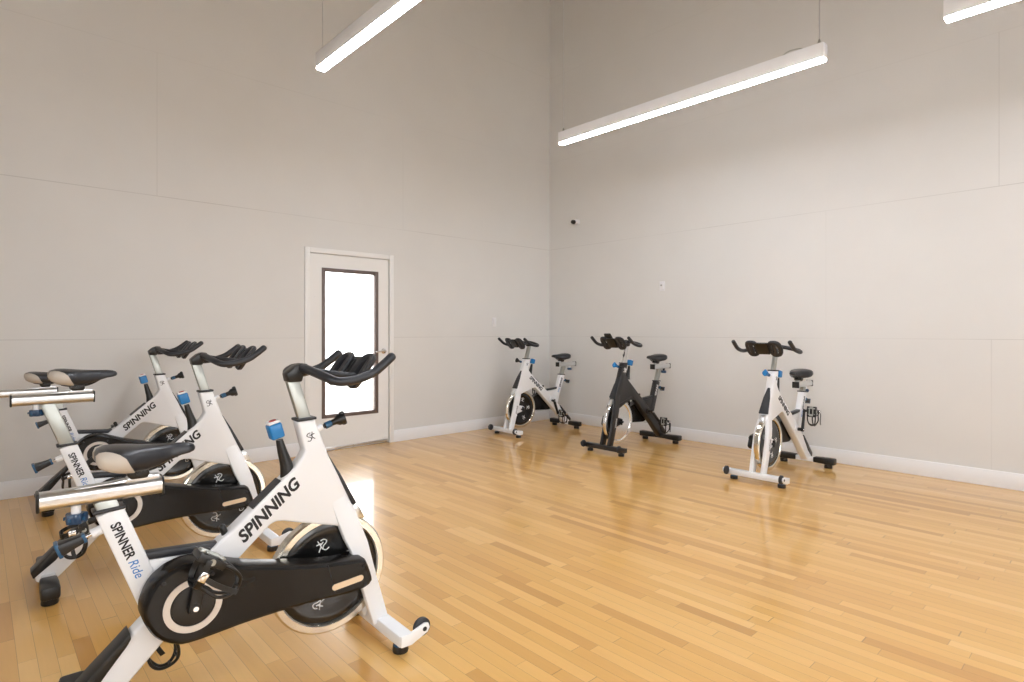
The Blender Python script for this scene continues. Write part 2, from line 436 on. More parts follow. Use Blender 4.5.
b = bmesh.new(); lathe(b, [(.001, 0), (.035, 0), (.035, -.012), (.012, -.018), (.010, -.05), (.001, -.05)], (0, 0, 0), 24); obj('bracket', b, M['plate'], e)
b = bmesh.new(); tube(b, [(-.0, -.035, .005), (.0, -.075, -.005)], .028, 20, round_end=True); hd = obj('housing', b, M['plate'], e)
b = bmesh.new(); lathe(b, [(.001, -.02), (.024, -.02), (.03, 0), (.03, .02), (.001, .03)], (.0, -.10, -.012), 24); obj('lens', b, M['black'], e)

# ------------------------------------------------------------------ pendant lights
LB = 3.103   # underside of the diffusers
def pendant(x, ya, yb, lab):
    """ya > yb; long bar running along y"""
    e = empty('pendant_light', (x, (ya + yb) / 2, LB)); tag(e, lab, 'pendant light', None)
    h = (ya - yb) / 2
    b = bmesh.new(); box(b, -.036, .036, -h, h, .010, .112, .004); obj('housing', b, M['fixture'], e)
    b = bmesh.new(); box(b, -.031, .031, -h + .003, h - .003, -.006, .016, .006); d = obj('diffuser', b, M['diffuser'], e); d['label'] = 'glowing white diffuser strip'
    for s in (1, -1):
        b = bmesh.new(); tube(b, [(0, s * (h - .04), .12), (0, s * (h - .04), ZC - LB)], .0035, 6)
        cb = obj('cable', b, M['alu'], e)
        b = bmesh.new(); lathe(b, [(.001, .110), (.012, .110), (.012, .128), (.005, .15), (.001, .152)], (0, s * (h - .04), 0), 12, 'Z')
        box(b, -.006, .006, s * (h - .04) - .03, s * (h - .04) + .03, .118, .125, .001)
        obj('cable_grip', b, M['post'], cb)
    b = bmesh.new()
    tube(b, [(0, -h + .14, .112), (0, -h + .17, .135), (0, -h + .25, .14), (0, -h + .30, .112)], .003, 6, sub=5); obj('power_cord', b, M['post'], e)
    return e
pendant(4.24, 3.885, 1.45, 'white linear pendant light with both ends showing, near the corner above the bikes')
pendant(4.24, .79, -1.65, 'white linear pendant light cut by the right edge at the top of the photo')
pendant(1.79, 3.94, 1.50, 'white linear pendant light at the top centre left, nearest the door wall')
pendant(1.79, .79, -1.65, 'added white linear pendant light overhead beside the camera, out of view above')  # fourth pendant, out of view, added for more light

# ------------------------------------------------------------------ exercise bike
BB = (-.712, .376)
FW = (-.208, .308)
CACHE = {}
def part(name, key, build, m, parent, loc=None, ang=35, label=None):
    """an object of its own; the mesh data is shared between bikes where the shape is the same"""
    k = (name, key, m.name if not isinstance(m, (list, tuple)) else m[0].name)
    if k not in CACHE:
        bm = bmesh.new(); build(bm); CACHE[k] = mesh_of(name, bm, m, ang)
    o = bpy.data.objects.new(name, CACHE[k]); C.objects.link(o); o.parent = parent
    if loc: o.location = loc
    if label: o['label'] = label
    return o

def g_frame(bm):
    # head, diagonal beam down to the rear foot and the web under the head: one box-section weldment
    up = [(-.962, .206), (-.836, .324), (-.611, .530), (-.56, .568), (-.415, .695), (-.354, .748), (-.324, .783), (-.311, .808), (-.341, .925)]
    rt = [(-.272, .925), (-.220, .780), (-.128, .585), (-.100, .490), (-.148, .472), (-.19, .494), (-.334, .537), (-.392, .556), (-.421, .560), (-.440, .552)]
    lo = [(-.520, .481), (-.700, .312), (-.775, .243), (-.844, .172), (-.955, .062), (-1.0, .036), (-1.045, .055), (-1.052, .110)]
    prism(bm, up + rt + lo, -.033, .033, .010, 3)
    # seat tube
    t = Vector((.34, 0, -.94)).normalized(); u = Vector((.94, 0, .34)).normalized() * .037
    a = Vector((-.924, 0, .700))
    boxtube(bm, [(a, u, (0, .027, 0)), (a + t * .40, u * 1.05, (0, .027, 0))], .008)
    # web between the seat tube and the beam
    prism(bm, [(-.842, .520), (-.60, .496), (-.66, .43), (-.78, .36), (-.84, .38)], -.022, .022, .006)
    # round bottom bracket shell
    lathe(bm, [(.001, -.045), (.036, -.045), (.036, .045), (.001, .045)], (BB[0], 0, BB[1]), 28)

def g_web(bm):
    prism(bm, [(-.115, .435), (-.215, .455), (-.33, .505), (-.43, .535), (-.53, .50), (-.45, .62), (-.30, .66), (-.14, .58)], -.028, .028, .005)
def g_fork(s):
    def f(bm):
        secs = []
        for z, xc, hw, y in ((.66, -.200, .026, .012), (.60, -.178, .032, .0175), (.53, -.150, .038, .0265), (.45, -.124, .039, .040), (.40, -.104, .036, .048), (.25, -.063, .033, .049), (.07, -.010, .032, .047)):
            secs.append(((xc, s * y, z), (hw, 0, .012), (0, .0155, 0)))
        boxtube(bm, secs, .006)
    return f

def g_dropout(s):
    def f(bm):
        prism(bm, [(-.10, .37), (-.055, .25), (-.10, .255), (-.20, .278), (-.238, .295), (-.238, .335), (-.20, .350)], s * .034 - .0045, s * .034 + .0045, .002)
    return f
def g_bolt(s):
    def f(bm):
        lathe(bm, [(.001, s * .038), (.012, s * .038), (.012, s * .062), (.001, s * .062)], (FW[0], 0, FW[1]), 16)
        for k in range(4):
            a = math.pi / 2 * k
            box(bm, -.008, .008, s * .042 - .003, s * .042 + .012 * s + .003, .0, .030, .003, rot=Matrix.Translation((FW[0], 0, FW[1])) @ Matrix.Rotation(a, 4, 'Y'))
    return f

def g_front_bar(bm):
    # box bar whose outer ends turn forward to carry the wheels
    for s in (-1, 1):
        pass
    boxtube(bm, [((-.0, -.247, .060), (.030, 0, 0), (0, 0, .024)), ((0, .247, .060), (.030, 0, 0), (0, 0, .024))], .009)
    for s in (-1, 1):
        prism(bm, [(-.026, .040), (.02, .038), (.092, .066), (.102, .082), (.096, .100), (.080, .104), (.012, .084), (-.026, .084)],
              s * .247 - (.006 if s < 0 else .004), s * .247 + (.004 if s < 0 else .006), .002)
def g_twheel(s):
    def f(bm):
        lathe(bm, [(.006, -.011), (.030, -.011), (.036, -.007), (.036, .007), (.030, .011), (.006, .011), (.006, -.011)], (.078, s * .229, .082), 28)
    return f
def g_twaxle(s):
    def f(bm): lathe(bm, [(.001, -.013), (.009, -.013), (.009, .026), (.001, .026)], (.078, s * .229 if s > 0 else s * .242, .082), 14)
    return f
def g_foot(x, s, rr=.031, hh=.026):
    def f(bm):
        lathe(bm, [(.001, 0), (rr * .94, 0), (rr, .006), (rr * .96, hh), (.014, hh + .003), (.011, .042), (.001, .042)], (x, s * .2, 0), 24, 'Z')
    return f
def g_footcap(x, s):
    def f(bm): lathe(bm, [(.012, .0255), (.028, .0255), (.024, .0305), (.012, .0305), (.012, .0255)], (x, s * .2, 0), 24, 'Z')
    return f
RX = -1.0
def g_rear_bar(bm): boxtube(bm, [((RX, -.235, .062), (.030, 0, 0), (0, 0, .022)), ((RX, .235, .062), (.030, 0, 0), (0, 0, .022))], .009)
def g_sleeve(s):
    def f(bm):
        boxtube(bm, [((RX, s * .075, .064), (.034, 0, 0), (0, 0, .025)), ((RX, s * .15, .064), (.037, 0, 0), (0, 0, .028)), ((RX, s * .262, .064), (.037, 0, 0), (0, 0, .030))], .012)
    return f
def g_beam_cover(bm):
    # black scuff guard saddled over the lower rear of the beam
    pts = [(-.872, .302), (-.868, .283), (-.880, .262), (-.925, .205), (-.97, .145), (-1.055, .075), (-1.066, .108), (-.972, .206), (-.90, .274)]
    prism(bm, pts, -.039, .039, .004)
def g_collar(c, ang, w, d):
    def f(bm):
        box(bm, -w, w, -d, d, -.005, .006, .003, rot=Matrix.Translation((c[0], 0, c[1])) @ Matrix.Rotation(ang, 4, 'Y'))
    return f
HT = Vector((-.30, 0, 1)).normalized()          # head axis, up
ST = Vector((-.34, 0, .94)).normalized()        # seat tube axis, up
def g_hpost(bm):
    u = Vector((HT.z, 0, -HT.x)) * .0235; a = Vector((-.304, 0, .925))
    boxtube(bm, [(a - HT * .15, u, (0, .015, 0)), (a + HT * .155, u, (0, .015, 0))], .006)
def g_spost(h):
    def f(bm):
        u = Vector((ST.z, 0, -ST.x)) * .029; a = Vector((-.924, 0, .700))
        boxtube(bm, [(a - ST * .12, u, (0, .018, 0)), (a + ST * h, u, (0, .018, 0))], .006)
    return f
def g_clamp(bm):
    prism(bm, [(-.376, 1.095), (-.369, 1.062), (-.318, 1.062), (-.312, 1.085), (-.29, 1.088), (-.280, 1.105), (-.298, 1.130), (-.318, 1.133), (-.345, 1.122)], -.028, .028, .005, 2)
def g_bar(bm):
    for s in (-1, 1):
        tube(bm, [(-.315, 0, 1.112), (-.315, s * .06, 1.112), (-.305, s * .15, 1.098), (-.29, s * .215, 1.083), (-.262, s * .240, 1.073),
                  (-.205, s * .244, 1.078), (-.140, s * .242, 1.097), (-.098, s * .240, 1.124), (-.055, s * .238, 1.158)], .0168, 16, sub=5, round_end=True)
def g_aero(s):
    def f(bm):
        tube(bm, [(-.31, s * .032, 1.110), (-.26, s * .045, 1.098), (-.20, s * .075, 1.088), (-.14, s * .088, 1.080)], .013, 14, sub=4, round_end=True)
    return f
def g_pad(s):
    """oval arm rest: a ring with two slots, steeply tilted up towards the front"""
    def f(bm):
        n = 32; c = Vector((-.106, s * .096, 1.097)); an = R(55)
        ux = Vector((math.cos(an), 0, math.sin(an))); uy = Vector((0, 1, 0)); un = Vector((-math.sin(an), 0, math.cos(an)))
        def ring(ex, ey, h):
            r = []
            for i in range(n):
                a = 2 * math.pi * i / n; ca, sa = math.cos(a), math.sin(a); q = (abs(ca) ** 2.6 + abs(sa) ** 2.6) ** (-1 / 2.6)
                r.append(c + ux * (ca * q * ex) + uy * (sa * q * ey) + un * (h + .010 * (sa * q) ** 2))
            return r
        L = [ring(.082, .060, 0), ring(.080, .058, .010), ring(.066, .044, .012), ring(.052, .027, .004), ring(.052, .027, -.012), ring(.074, .052, -.012), ring(.082, .060, 0)]
        b = bmesh.new(); V = [[b.verts.new(p) for p in r_] for r_ in L[:-1]]; V.append(V[0])
        for a, d in zip(V, V[1:]):
            for i in range(n): b.faces.new((a[i], a[(i + 1) % n], d[(i + 1) % n], d[i]))
        bmesh.ops.recalc_face_normals(b, faces=b.faces[:]); merge(bm, b)
        box(bm, -.060, .060, -.014, .014, -.012, .006, .004, rot=Matrix.Translation(c) @ Matrix.Rotation(-an, 4, 'Y'))
    return f
def g_bridge(bm):
    m = Matrix.Translation((-.106, 0, 1.097)) @ Matrix.Rotation(-R(55), 4, 'Y')
    box(bm, -.050, .066, -.052, .052, -.014, .004, .005, rot=m)
    for yy in (-.018, .018): box(bm, -.030, .050, yy - .006, yy + .006, .002, .010, .003, rot=m)
def g_console(bm):
    prism(bm, [(-.17, 1.10), (-.075, 1.205), (-.060, 1.197), (-.085, 1.14), (-.13, 1.09)], -.085, -.005, .006)
def g_hpin(bm):
    d = Vector((.93, 0, .36)).normalized(); a = Vector((-.262, 0, .880))
    tube(bm, [a - d * .02, a + d * .030], .012, 14)
def g_hknob(bm):
    d = Vector((.93, 0, .30)).normalized(); a = Vector((-.226, 0, .890))
    tube(bm, [a, a + d * .02, a + d * .05, a + d * .062, a + d * .085], [.009, .011, .013, .022, .024], 16)
    box(bm, -.010, .010, -.010, .010, -.028, .030, .007, rot=Matrix.Translation(a + d * .083) @ Matrix.Rotation(-.3, 4, 'Y'))
def g_hring(bm):
    d = Vector((.93, 0, .30)).normalized(); a = Vector((-.226, 0, .890)); tube(bm, [a + d * .006, a + d * .03], .0135, 16)
def g_brake(bm):
    tube(bm, [(-.366, 0, .715), (-.372, 0, .76), (-.386, 0, .81), (-.398, 0, .858)], [.028, .0125], 18, sub=4)
def g_brakehead(bm):
    m = Matrix.Translation((-.413, 0, .894)) @ Matrix.Rotation(-.27, 4, 'Y')
    box(bm, -.0245, .0245, -.0245, .0245, -.030, .029, .008, 3, rot=m)
def g_brakecap(bm):
    m = Matrix.Translation((-.4215, 0, .9255)) @ Matrix.Rotation(-.27, 4, 'Y')
    box(bm, -.0225, .0225, -.0225, .0225, -.004, .006, .004, rot=m)
def g_brakedot(bm):
    m = Matrix.Translation((-.4233, 0, .932)) @ Matrix.Rotation(-.27, 4, 'Y')
    b = bmesh.new(); lathe(b, [(.001, -.002), (.013, -.002), (.013, .0014), (.001, .0014)], (0, 0, 0), 20, 'Z'); b.transform(m); merge(bm, b)
def g_front_strip(bm):
    # tapering black shield on the front face of the head
    b = bmesh.new()
    T_, B_ = Vector((-.222, 0, .782)), Vector((-.118, 0, .566)); nrm = Vector((.9, 0, .43)).normalized()
    V = []
    for p, w, d in ((T_, .010, .006), (T_ * .6 + B_ * .4, .028, .011), (B_, .040, .013)):
        V.append([b.verts.new(p + Vector((0, s * w, 0)) + nrm * h) for s, h in ((-1, -.004), (1, -.004), (1, d), (-1, d))])
    for a, c in zip(V, V[1:]):
        for i in range(4): b.faces.new((a[i], a[(i + 1) % 4], c[(i + 1) % 4], c[i]))
    b.faces.new(V[0][::-1]); b.faces.new(V[-1]); bmesh.ops.recalc_face_normals(b, faces=b.faces[:]); bevel(b, .004); merge(bm, b)
def g_brakepad(bm):
    prism(bm, [(-.112, .560), (-.085, .548), (-.062, .50), (-.075, .492), (-.12, .52)], -.020, .020, .004)
def g_sticker(bm):
    d = Vector((.757, 0, .653)); a = Vector((-.497, 0, .624)); nrm = Vector((-.653, 0, .757))
    boxtube(bm, [(a + nrm * .0, d * .004, (0, .026, 0)), (a + d * .002, nrm * .0045, (0, .026, 0)), (a + d * .128, nrm * .0045, (0, .026, 0))], 0)
def g_topbar(bm):
    boxtube(bm, [((-.838, 0, .531), (.002, 0, .013), (0, .020, 0)), ((-.60, 0, .513), (.002, 0, .013), (0, .020, 0))], .007)
def g_stud(bm):
    tube(bm, [(-.585, 0, .545), (-.595, 0, .572)], .012, 12, round_end=True)
GUARD = [(-0.85, 0.4049), (-0.838, 0.4403), (-0.818, 0.4727), (-0.795, 0.4919), (-0.77, 0.5061), (-0.71, 0.5162), (-0.62, 0.4879), (-0.539, 0.4575), (-0.42, 0.4251), (-0.294, 0.3978), (-0.19, 0.3826), (-0.124, 0.3725), (-0.104, 0.3593), (-0.079, 0.2885), (-0.084, 0.2713), (-0.1, 0.2591), (-0.153, 0.251), (-0.37, 0.2611), (-0.539, 0.2601), (-0.616, 0.2551), (-0.72, 0.25), (-0.77, 0.2642), (-0.818, 0.3036), (-0.846, 0.3573), (-0.852, 0.3806)]
def g_guard(bm):
    G2 = [tuple(p) for p in smooth_path([Vector((x, z, 0)).to_tuple() for x, z in GUARD] , 3)]; GUARD2 = [(p[0], p[1]) for p in G2]
    b = bmesh.new(); n = len(GUARD2)
    cx, cz = -.5, .36
    def ring(y, k):
        out = []
        for i, (x, z) in enumerate(GUARD2):
            p = Vector(GUARD2[i - 1]); q = Vector(GUARD2[(i + 1) % n]); t = (q - p).normalized(); nn = Vector((t.y, -t.x))
            out.append((x + nn.x * k, y, z + nn.y * k))
        return out
    if ring(0, .01)[14][2] < GUARD2[14][1]: s = 1
    else: s = -1
    rows = [ring(-.040, 0), ring(-.112, 0), ring(-.122, s * .005), ring(-.127, s * .014)]
    loft(bm, rows)
def g_guard_seam(bm):
    boxtube(bm, [((-.262, -.1275, .385), (.0016, 0, 0), (0, .001, 0)), ((-.236, -.1275, .275), (.0016, 0, 0), (0, .001, 0))], 0)
def g_slot(bm):
    a = Vector((-.236, -.1285, .296)); c = Vector((-.133, -.1285, .303))
    rings = []
    pts = []
    d = (c - a).normalized(); u = Vector((-d.z, 0, d.x)); r = .0115
    for k in range(11):
        an = math.pi / 2 + math.pi * k / 10; pts.append(a + d * r * math.cos(an) + u * r * math.sin(an))
    for k in range(11):
        an = -math.pi / 2 + math.pi * k / 10; pts.append(c + d * r * math.cos(an) + u * r * math.sin(an))
    loft(bm, [[p + Vector((0, .004, 0)) for p in pts], [p - Vector((0, .001, 0)) for p in pts]])
def g_ring(bm):
    lathe(bm, [(.066, -.126), (.086, -.126), (.086, -.131), (.066, -.131), (.066, -.126)], (BB[0], 0, BB[1]), 56)
def g_hub(bm):
    lathe(bm, [(.001, -.125), (.062, -.125), (.062, -.129), (.050, -.131), (.001, -.131)], (BB[0], 0, BB[1]), 40)
def g_bolthead(x, z, r=.006):
    def f(bm): lathe(bm, [(.001, -.126), (r, -.126), (r, -.130), (.001, -.130)], (x, 0, z), 12)
    return f
def g_fly(bm):
    lathe(bm, [(.001, -.013), (.045, -.013), (.048, -.010), (.150, -.010), (.165, -.015), (.188, -.015), (.196, -.010), (.200, -.010),
               (.200, .010), (.196, .010), (.188, .015), (.165, .015), (.150, .010), (.048, .010), (.045, .013), (.001, .013)], (FW[0], 0, FW[1]), 72)
def g_flyrim(bm):
    lathe(bm, [(.199, -.017), (.204, -.022), (.226, -.022), (.2325, -.017), (.2325, .017), (.226, .022), (.204, .022), (.199, .017), (.199, -.017)], (FW[0], 0, FW[1]), 80)
def g_flysolid(bm):
    lathe(bm, [(.001, -.016), (.05, -.016), (.055, -.011), (.19, -.011), (.20, -.019), (.228, -.019), (.2325, -.014), (.2325, .014), (.228, .019),
               (.20, .019), (.19, .011), (.055, .011), (.05, .016), (.001, .016)], (FW[0], 0, FW[1]), 80)
# the maker's mark: a swooping running stroke beside a crossed stroke
MARK = [[(-.9, -.75), (-.35, -.95), (.05, -.6), (-.1, -.15), (-.6, .15), (-.75, .5), (-.35, .85), (.15, .8)],
        [(.15, .35), (.95, .35)], [(.6, .95), (.35, .1), (.15, -.6)], [(.3, -.15), (.8, -.85)], [(-.2, .45), (.3, .1)]]
def mark(bm, c, right, up, size, w):
    r = Vector(right).normalized(); u = Vector(up).normalized()
    for st in MARK:
        P = [Vector(c) + r * (x * size) + u * (z * size) for x, z in st]
        tube(bm, P, w, 6, sub=3 if len(P) > 3 else 0)
def g_flymark(s, k):
    def f(bm):
        a = 2 * math.pi * k / 5 + .55
        rad = Vector((math.cos(a), 0, math.sin(a))); tan = Vector((-math.sin(a), 0, math.cos(a))) * (1 if s > 0 else -1)
        mark(bm, Vector((FW[0], s * .0105, FW[1])) + rad * .118, tan * -1, rad, .025, .0021)
    return f
def g_headmark(s):
    def f(bm):
        up = Vector((-.28, 0, .96)); rt = Vector((.96, 0, .28)) * (-s)
        mark(bm, (-.292, s * .0335, .862), rt, up, .017, .0016)
    return f
def g_headmark_big(s):
    def f(bm):
        up = Vector((-.28, 0, .96)); rt = Vector((.96, 0, .28)) * (-s)
        mark(bm, (-.288, s * .0335, .855), rt, up, .025, .0030)
    return f
def g_headmark_front(bm):
    up = Vector((-.43, 0, .90)); mark(bm, (-.262, 0, .90), (0, -1, 0), up, .022, .0022)
def CY(s): return .084 if s > 0 else -.149
def crank_geo(a, s):
    def f(bm):
        d = Vector((math.cos(a), 0, math.sin(a))); u = Vector((-d.z, 0, d.x)); c = Vector((BB[0], CY(s), BB[1]))
        boxtube(bm, [(c - d * .018, u * .019, (0, .009, 0)), (c + d * .02, u * .018, (0, .009, 0)), (c + d * .15, u * .0145, (0, .008, 0)), (c + d * .188, u * .017, (0, .009, 0))], .005)
        lathe(bm, [(.001, s * .034), (.014, s * .034), (.016, CY(s) + s * .011), (.001, CY(s) + s * .011)], (BB[0], 0, BB[1]), 20)
    return f
def pedal_pos(a, s):
    return Vector((BB[0] + .172 * math.cos(a), CY(s) + s * .009, BB[1] + .172 * math.sin(a)))
def g_crankbolt(s):
    def f(bm): lathe(bm, [(.001, CY(s) + s * .010), (.009, CY(s) + s * .010), (.008, CY(s) + s * .017), (.001, CY(s) + s * .017)], (BB[0], 0, BB[1]), 12)
    return f
def pedal_mats(s): return None
def g_pedal(s):       # body centred on its own origin
    def f(bm):
        tube(bm, [(0, 0, 0), (0, s * .095, 0)], .0085, 12)
        box(bm, -.045, -.030, s * .055 - .038, s * .055 + .038, -.010, .012, .004)
        box(bm, .030, .045, s * .055 - .038, s * .055 + .038, -.010, .012, .004)
        for yy in (.020, .090): box(bm, -.045, .045, s * yy - .004, s * yy + .004, -.012, .012, .002)
        box(bm, -.024, .024, s * .055 - .036, s * .055 + .036, -.017, .017, .006)
    return f
def g_cleat(s):
    def f(bm):
        for xx in (-.034, .034):
            box(bm, xx - .009, xx + .009, s * .055 - .016, s * .055 + .016, .010, .020, .003)
        tube(bm, [(-.025, s * .040, .016), (.025, s * .040, .016)], .0045, 10); tube(bm, [(-.025, s * .070, .016), (.025, s * .070, .016)], .0045, 10)
        lathe(bm, [(.001, s * .093), (.010, s * .093), (.010, s * .099), (.001, s * .099)], (0, 0, 0), 12)
    return f
def g_cage(s):        # toe cage, loops forward of the body
    def f(bm):
        for yy in (.022, .088):
            m = .055 + (yy - .055) * .75; k = .055 + (yy - .055) * .35
            tube(bm, [(.038, s * yy, .004), (.075, s * yy, .002), (.112, s * m, -.012), (.128, s * k, -.040), (.118, s * k, -.072), (.080, s * m, -.088), (.030, s * m, -.082), (-.005, s * yy, -.078)], .0056, 8, sub=4)
        tube(bm, [(.110, s * .028, -.012), (.118, s * .055, -.014), (.110, s * .082, -.012)], .0045, 8, sub=3)
        tube(bm, [(.126, s * .042, -.042), (.126, s * .068, -.042)], .0045, 8)
        tube(bm, [(.030, s * .030, -.082), (.034, s * .055, -.086), (.030, s * .080, -.082)], .0045, 8, sub=3)
        box(bm, .036, .050, s * .055 - .036, s * .055 + .036, -.006, .012, .003)
    return f
def g_strap(s):
    def f(bm):
        P = smooth_path([(-.012, s * .010, .004), (-.008, s * .008, -.045), (.0, s * .022, -.080), (.004, s * .055, -.088), (.004, s * .088, -.080), (-.004, s * .104, -.045), (-.012, s * .102, .004)], 4)
        loft(bm, [[p + Vector((-.009, 0, 0)), p + Vector((.009, 0, 0)), p + Vector((.009, s * .0015, -.0025)), p + Vector((-.009, s * .0015, -.0025))] for p in P])
        P = smooth_path([(-.002, s * .106, -.045), (.030, s * .112, -.050), (.075, s * .110, -.052), (.115, s * .114, -.048)], 3)
        loft(bm, [[p + Vector((0, 0, -.008)), p + Vector((0, 0, .008)), p + Vector((0, s * .0025, .008)), p + Vector((0, s * .0025, -.008))] for p in P])
    return f
def g_buckle(s):
    def f(bm): box(bm, -.014, .010, s * .107 - .004, s * .107 + .007, -.060, -.030, .003)
    return f

def g_slider(x0, x1):
    def f(bm):
        b = bmesh.new(); sec = []
        w, zt, zb = .030, .027, -.027
        for k in range(36):
            a = 2 * math.pi * k / 36; ca, sa = math.cos(a), math.sin(a)
            q = (abs(ca) ** 3.2 + abs(sa) ** 3.2) ** (-1 / 3.2); sec.append((ca * q * w, sa * q * zt))
        loft(bm, [[(x, y, .757 + z) for y, z in sec] for x in (x0 + .008, x1 - .005)])
        # raised rail the saddle carriage runs on
        prism(bm, [(x0 + .09, .783), (x1 - .14, .783 + .004), (x1 - .06, .795), (x1 - .012, .795), (x1 - .012, .78), (x0 + .09, .78)], -.018, .018, .003)
        merge(bm, b)
    return f
def g_endcap(a, c):
    def f(bm):
            boxtube(bm, [((a, 0, .757), (0, .032, 0), (0, 0, .029)), ((c, 0, .757), (0, .032, 0), (0, 0, .029))], .006)
    return f
def g_sknob_stem(bm): tube(bm, [(-1.006, 0, .735), (-1.006, 0, .700)], .013, 14)
def g_sknob(bm):
    b = bmesh.new(); n = 36; rows = []
    for h, k in ((.706, .9), (.702, 1), (.680, 1), (.676, .92)):
        rows.append([(-1.006 + (.026 + .004 * math.cos(5 * 2 * math.pi * i / n)) * k * math.cos(2 * math.pi * i / n), (.026 + .004 * math.cos(5 * 2 * math.pi * i / n)) * k * math.sin(2 * math.pi * i / n), h) for i in range(n)])
    loft(bm, rows); b.free()
def g_sknob_mark(k):
    def f(bm):
        a = 2 * math.pi * k / 5 + .3
        b = bmesh.new(); box(b, .0282, .0316, -.004, .004, .686, .696, .001); b.transform(Matrix.Translation((-1.006, 0, 0)) @ Matrix.Rotation(a, 4, 'Z')); merge(bm, b)
    return f
PD = Vector((-.94, 0, -.34)).normalized()
PA = Vector((-.945, 0, .640))
def g_pinboss(bm): tube(bm, [PA - PD * .03, PA + PD * .025], .015, 16)
def g_pinshaft(bm): tube(bm, [PA + PD * .02, PA + PD * .048], .006, 12)
def g_pinknob(bm):
    boxtube(bm, [(PA + PD * .040, Vector((PD.z, 0, -PD.x)) * .013, (0, .015, 0)), (PA + PD * .075, Vector((PD.z, 0, -PD.x)) * .016, (0, .019, 0)), (PA + PD * .114, Vector((PD.z, 0, -PD.x)) * .021, (0, .026, 0))], .006)
def g_pincap(i):
  def f(bm):
    for t0, t1, k in (((.040, .050, 1.04), (.106, .116, 1.02))[i],):
        w0 = .011 if t0 < .05 else .020
        boxtube(bm, [(PA + PD * (t0 - .001), Vector((PD.z, 0, -PD.x)) * (w0 + .003), (0, w0 + .005, 0)), (PA + PD * t1, Vector((PD.z, 0, -PD.x)) * (w0 + .003), (0, w0 + .005, 0))], .003)
  return f

# saddle stations: x, half width, top z, edge z, bottom z
SAD = [(-.958, .045, .884, .868, .856), (-.950, .085, .896, .866, .846), (-.930, .108, .903, .862, .834), (-.900, .112, .903, .858, .826), (-.865, .102, .899, .852, .822),
       (-.830, .078, .895, .846, .820), (-.795, .052, .892, .846, .826), (-.760, .036, .890, .850, .838), (-.725, .028, .889, .856, .849), (-.700, .025, .886, .860, .853), (-.686, .018, .880, .864, .858), (-.681, .007, .872, .867, .863)]
SAD = [(a, b_ * .91, c, d, f) for a, b_, c, d, f in SAD]
def sad_ring(x, w, zt, ze, zb, n=10):
    r = []
    for k in range(n + 1):       # over the top from +y to -y
        a = math.pi * k / n
        r.append((x, w * math.cos(a), ze + (zt - ze) * math.sin(a) ** .62))
    wi = w * .93
    for k in range(1, 5):
        t = k / 5
        r.append((x, -w * (1 - .35 * t * t), ze + (zb - ze) * math.sin(t * math.pi / 2)))
    for k in range(5, 0, -1):
        t = (k - 1) / 5 if k > 1 else 0
        if k > 1: r.append((x, w * (1 - .35 * t * t), ze + (zb - ze) * math.sin(t * math.pi / 2)))
    return r
def g_saddle(bm):
    P = [sad_ring(*s) for s in SAD]; n = min(len(p) for p in P)
    # resample the stations for a smooth top
    st = []
    for i in range(len(SAD) - 1):
        for k in range(3):
            t = k / 3; st.append([SAD[i][j] + (SAD[i + 1][j] - SAD[i][j]) * t for j in range(5)])
    st.append(SAD[-1])
    loft(bm, [sad_ring(*s) for s in st])
def g_sadpanel(s):
    """cream lens on the rear flank"""
    def f(bm):
        b = bmesh.new(); rows = []
        xs = [-.9565, -.950, -.938, -.922, -.905, -.890, -.876, -.866]
        for i, x in enumerate(xs):
            for a, c in zip(SAD, SAD[1:]):
                if a[0] <= x <= c[0]:
                    t = (x - a[0]) / (c[0] - a[0]); q = [a[j] + (c[j] - a[j]) * t for j in range(5)]; break
            _, w, zt, ze, zb = q; u = i / (len(xs) - 1)
            top = [.45, .62, .62, .50, .34, .14, -.22, -.66][i]     # height of the upper edge on the flank
            bot = [-.2, -.65, -.92, -.98, -.98, -.98, -.96, -.93][i]
            row = []
            for k in range(7):
                v = top + (bot - top) * k / 6
                if v >= 0:
                    an = v * math.pi / 2 * .8; y, z = w * math.cos(an), ze + (zt - ze) * max(math.sin(an), 0) ** .62
                else:
                    y, z = w * (1 - .35 * v * v), ze + (zb - ze) * math.sin(-v * math.pi / 2)
                row.append((x - (.002 if i < 2 else 0), s * (y + .0026), z + .0004))
            rows.append(row)
        V = [[b.verts.new(p) for p in r] for r in rows]
        for a, c in zip(V, V[1:]):
            for k in range(6): b.faces.new((a[k], a[k + 1], c[k + 1], c[k]))
        bmesh.ops.recalc_face_normals(b, faces=b.faces[:])
        bmesh.ops.solidify(b, geom=b.faces[:], thickness=-.003)
        merge(bm, b)
    return f
def g_rails(s):
    def f(bm):
        tube(bm, [(-.925, s * .045, .836), (-.900, s * .026, .820), (-.84, s * .022, .812), (-.79, s * .020, .822), (-.735, s * .008, .855)], .0038, 8, sub=4)
    return f
def g_sadclamp(bm):
    prism(bm, [(-.872, .826), (-.822, .826), (-.816, .806), (-.822, .790), (-.868, .790), (-.880, .806)], -.030, .030, .006)
    tube(bm, [(-.846, -.036, .808), (-.846, .036, .808)], .008, 12)
def g_carriage(bm):
    prism(bm, [(-.885, .782), (-.800, .782), (-.808, .797), (-.822, .802), (-.868, .802)], -.024, .024, .003)

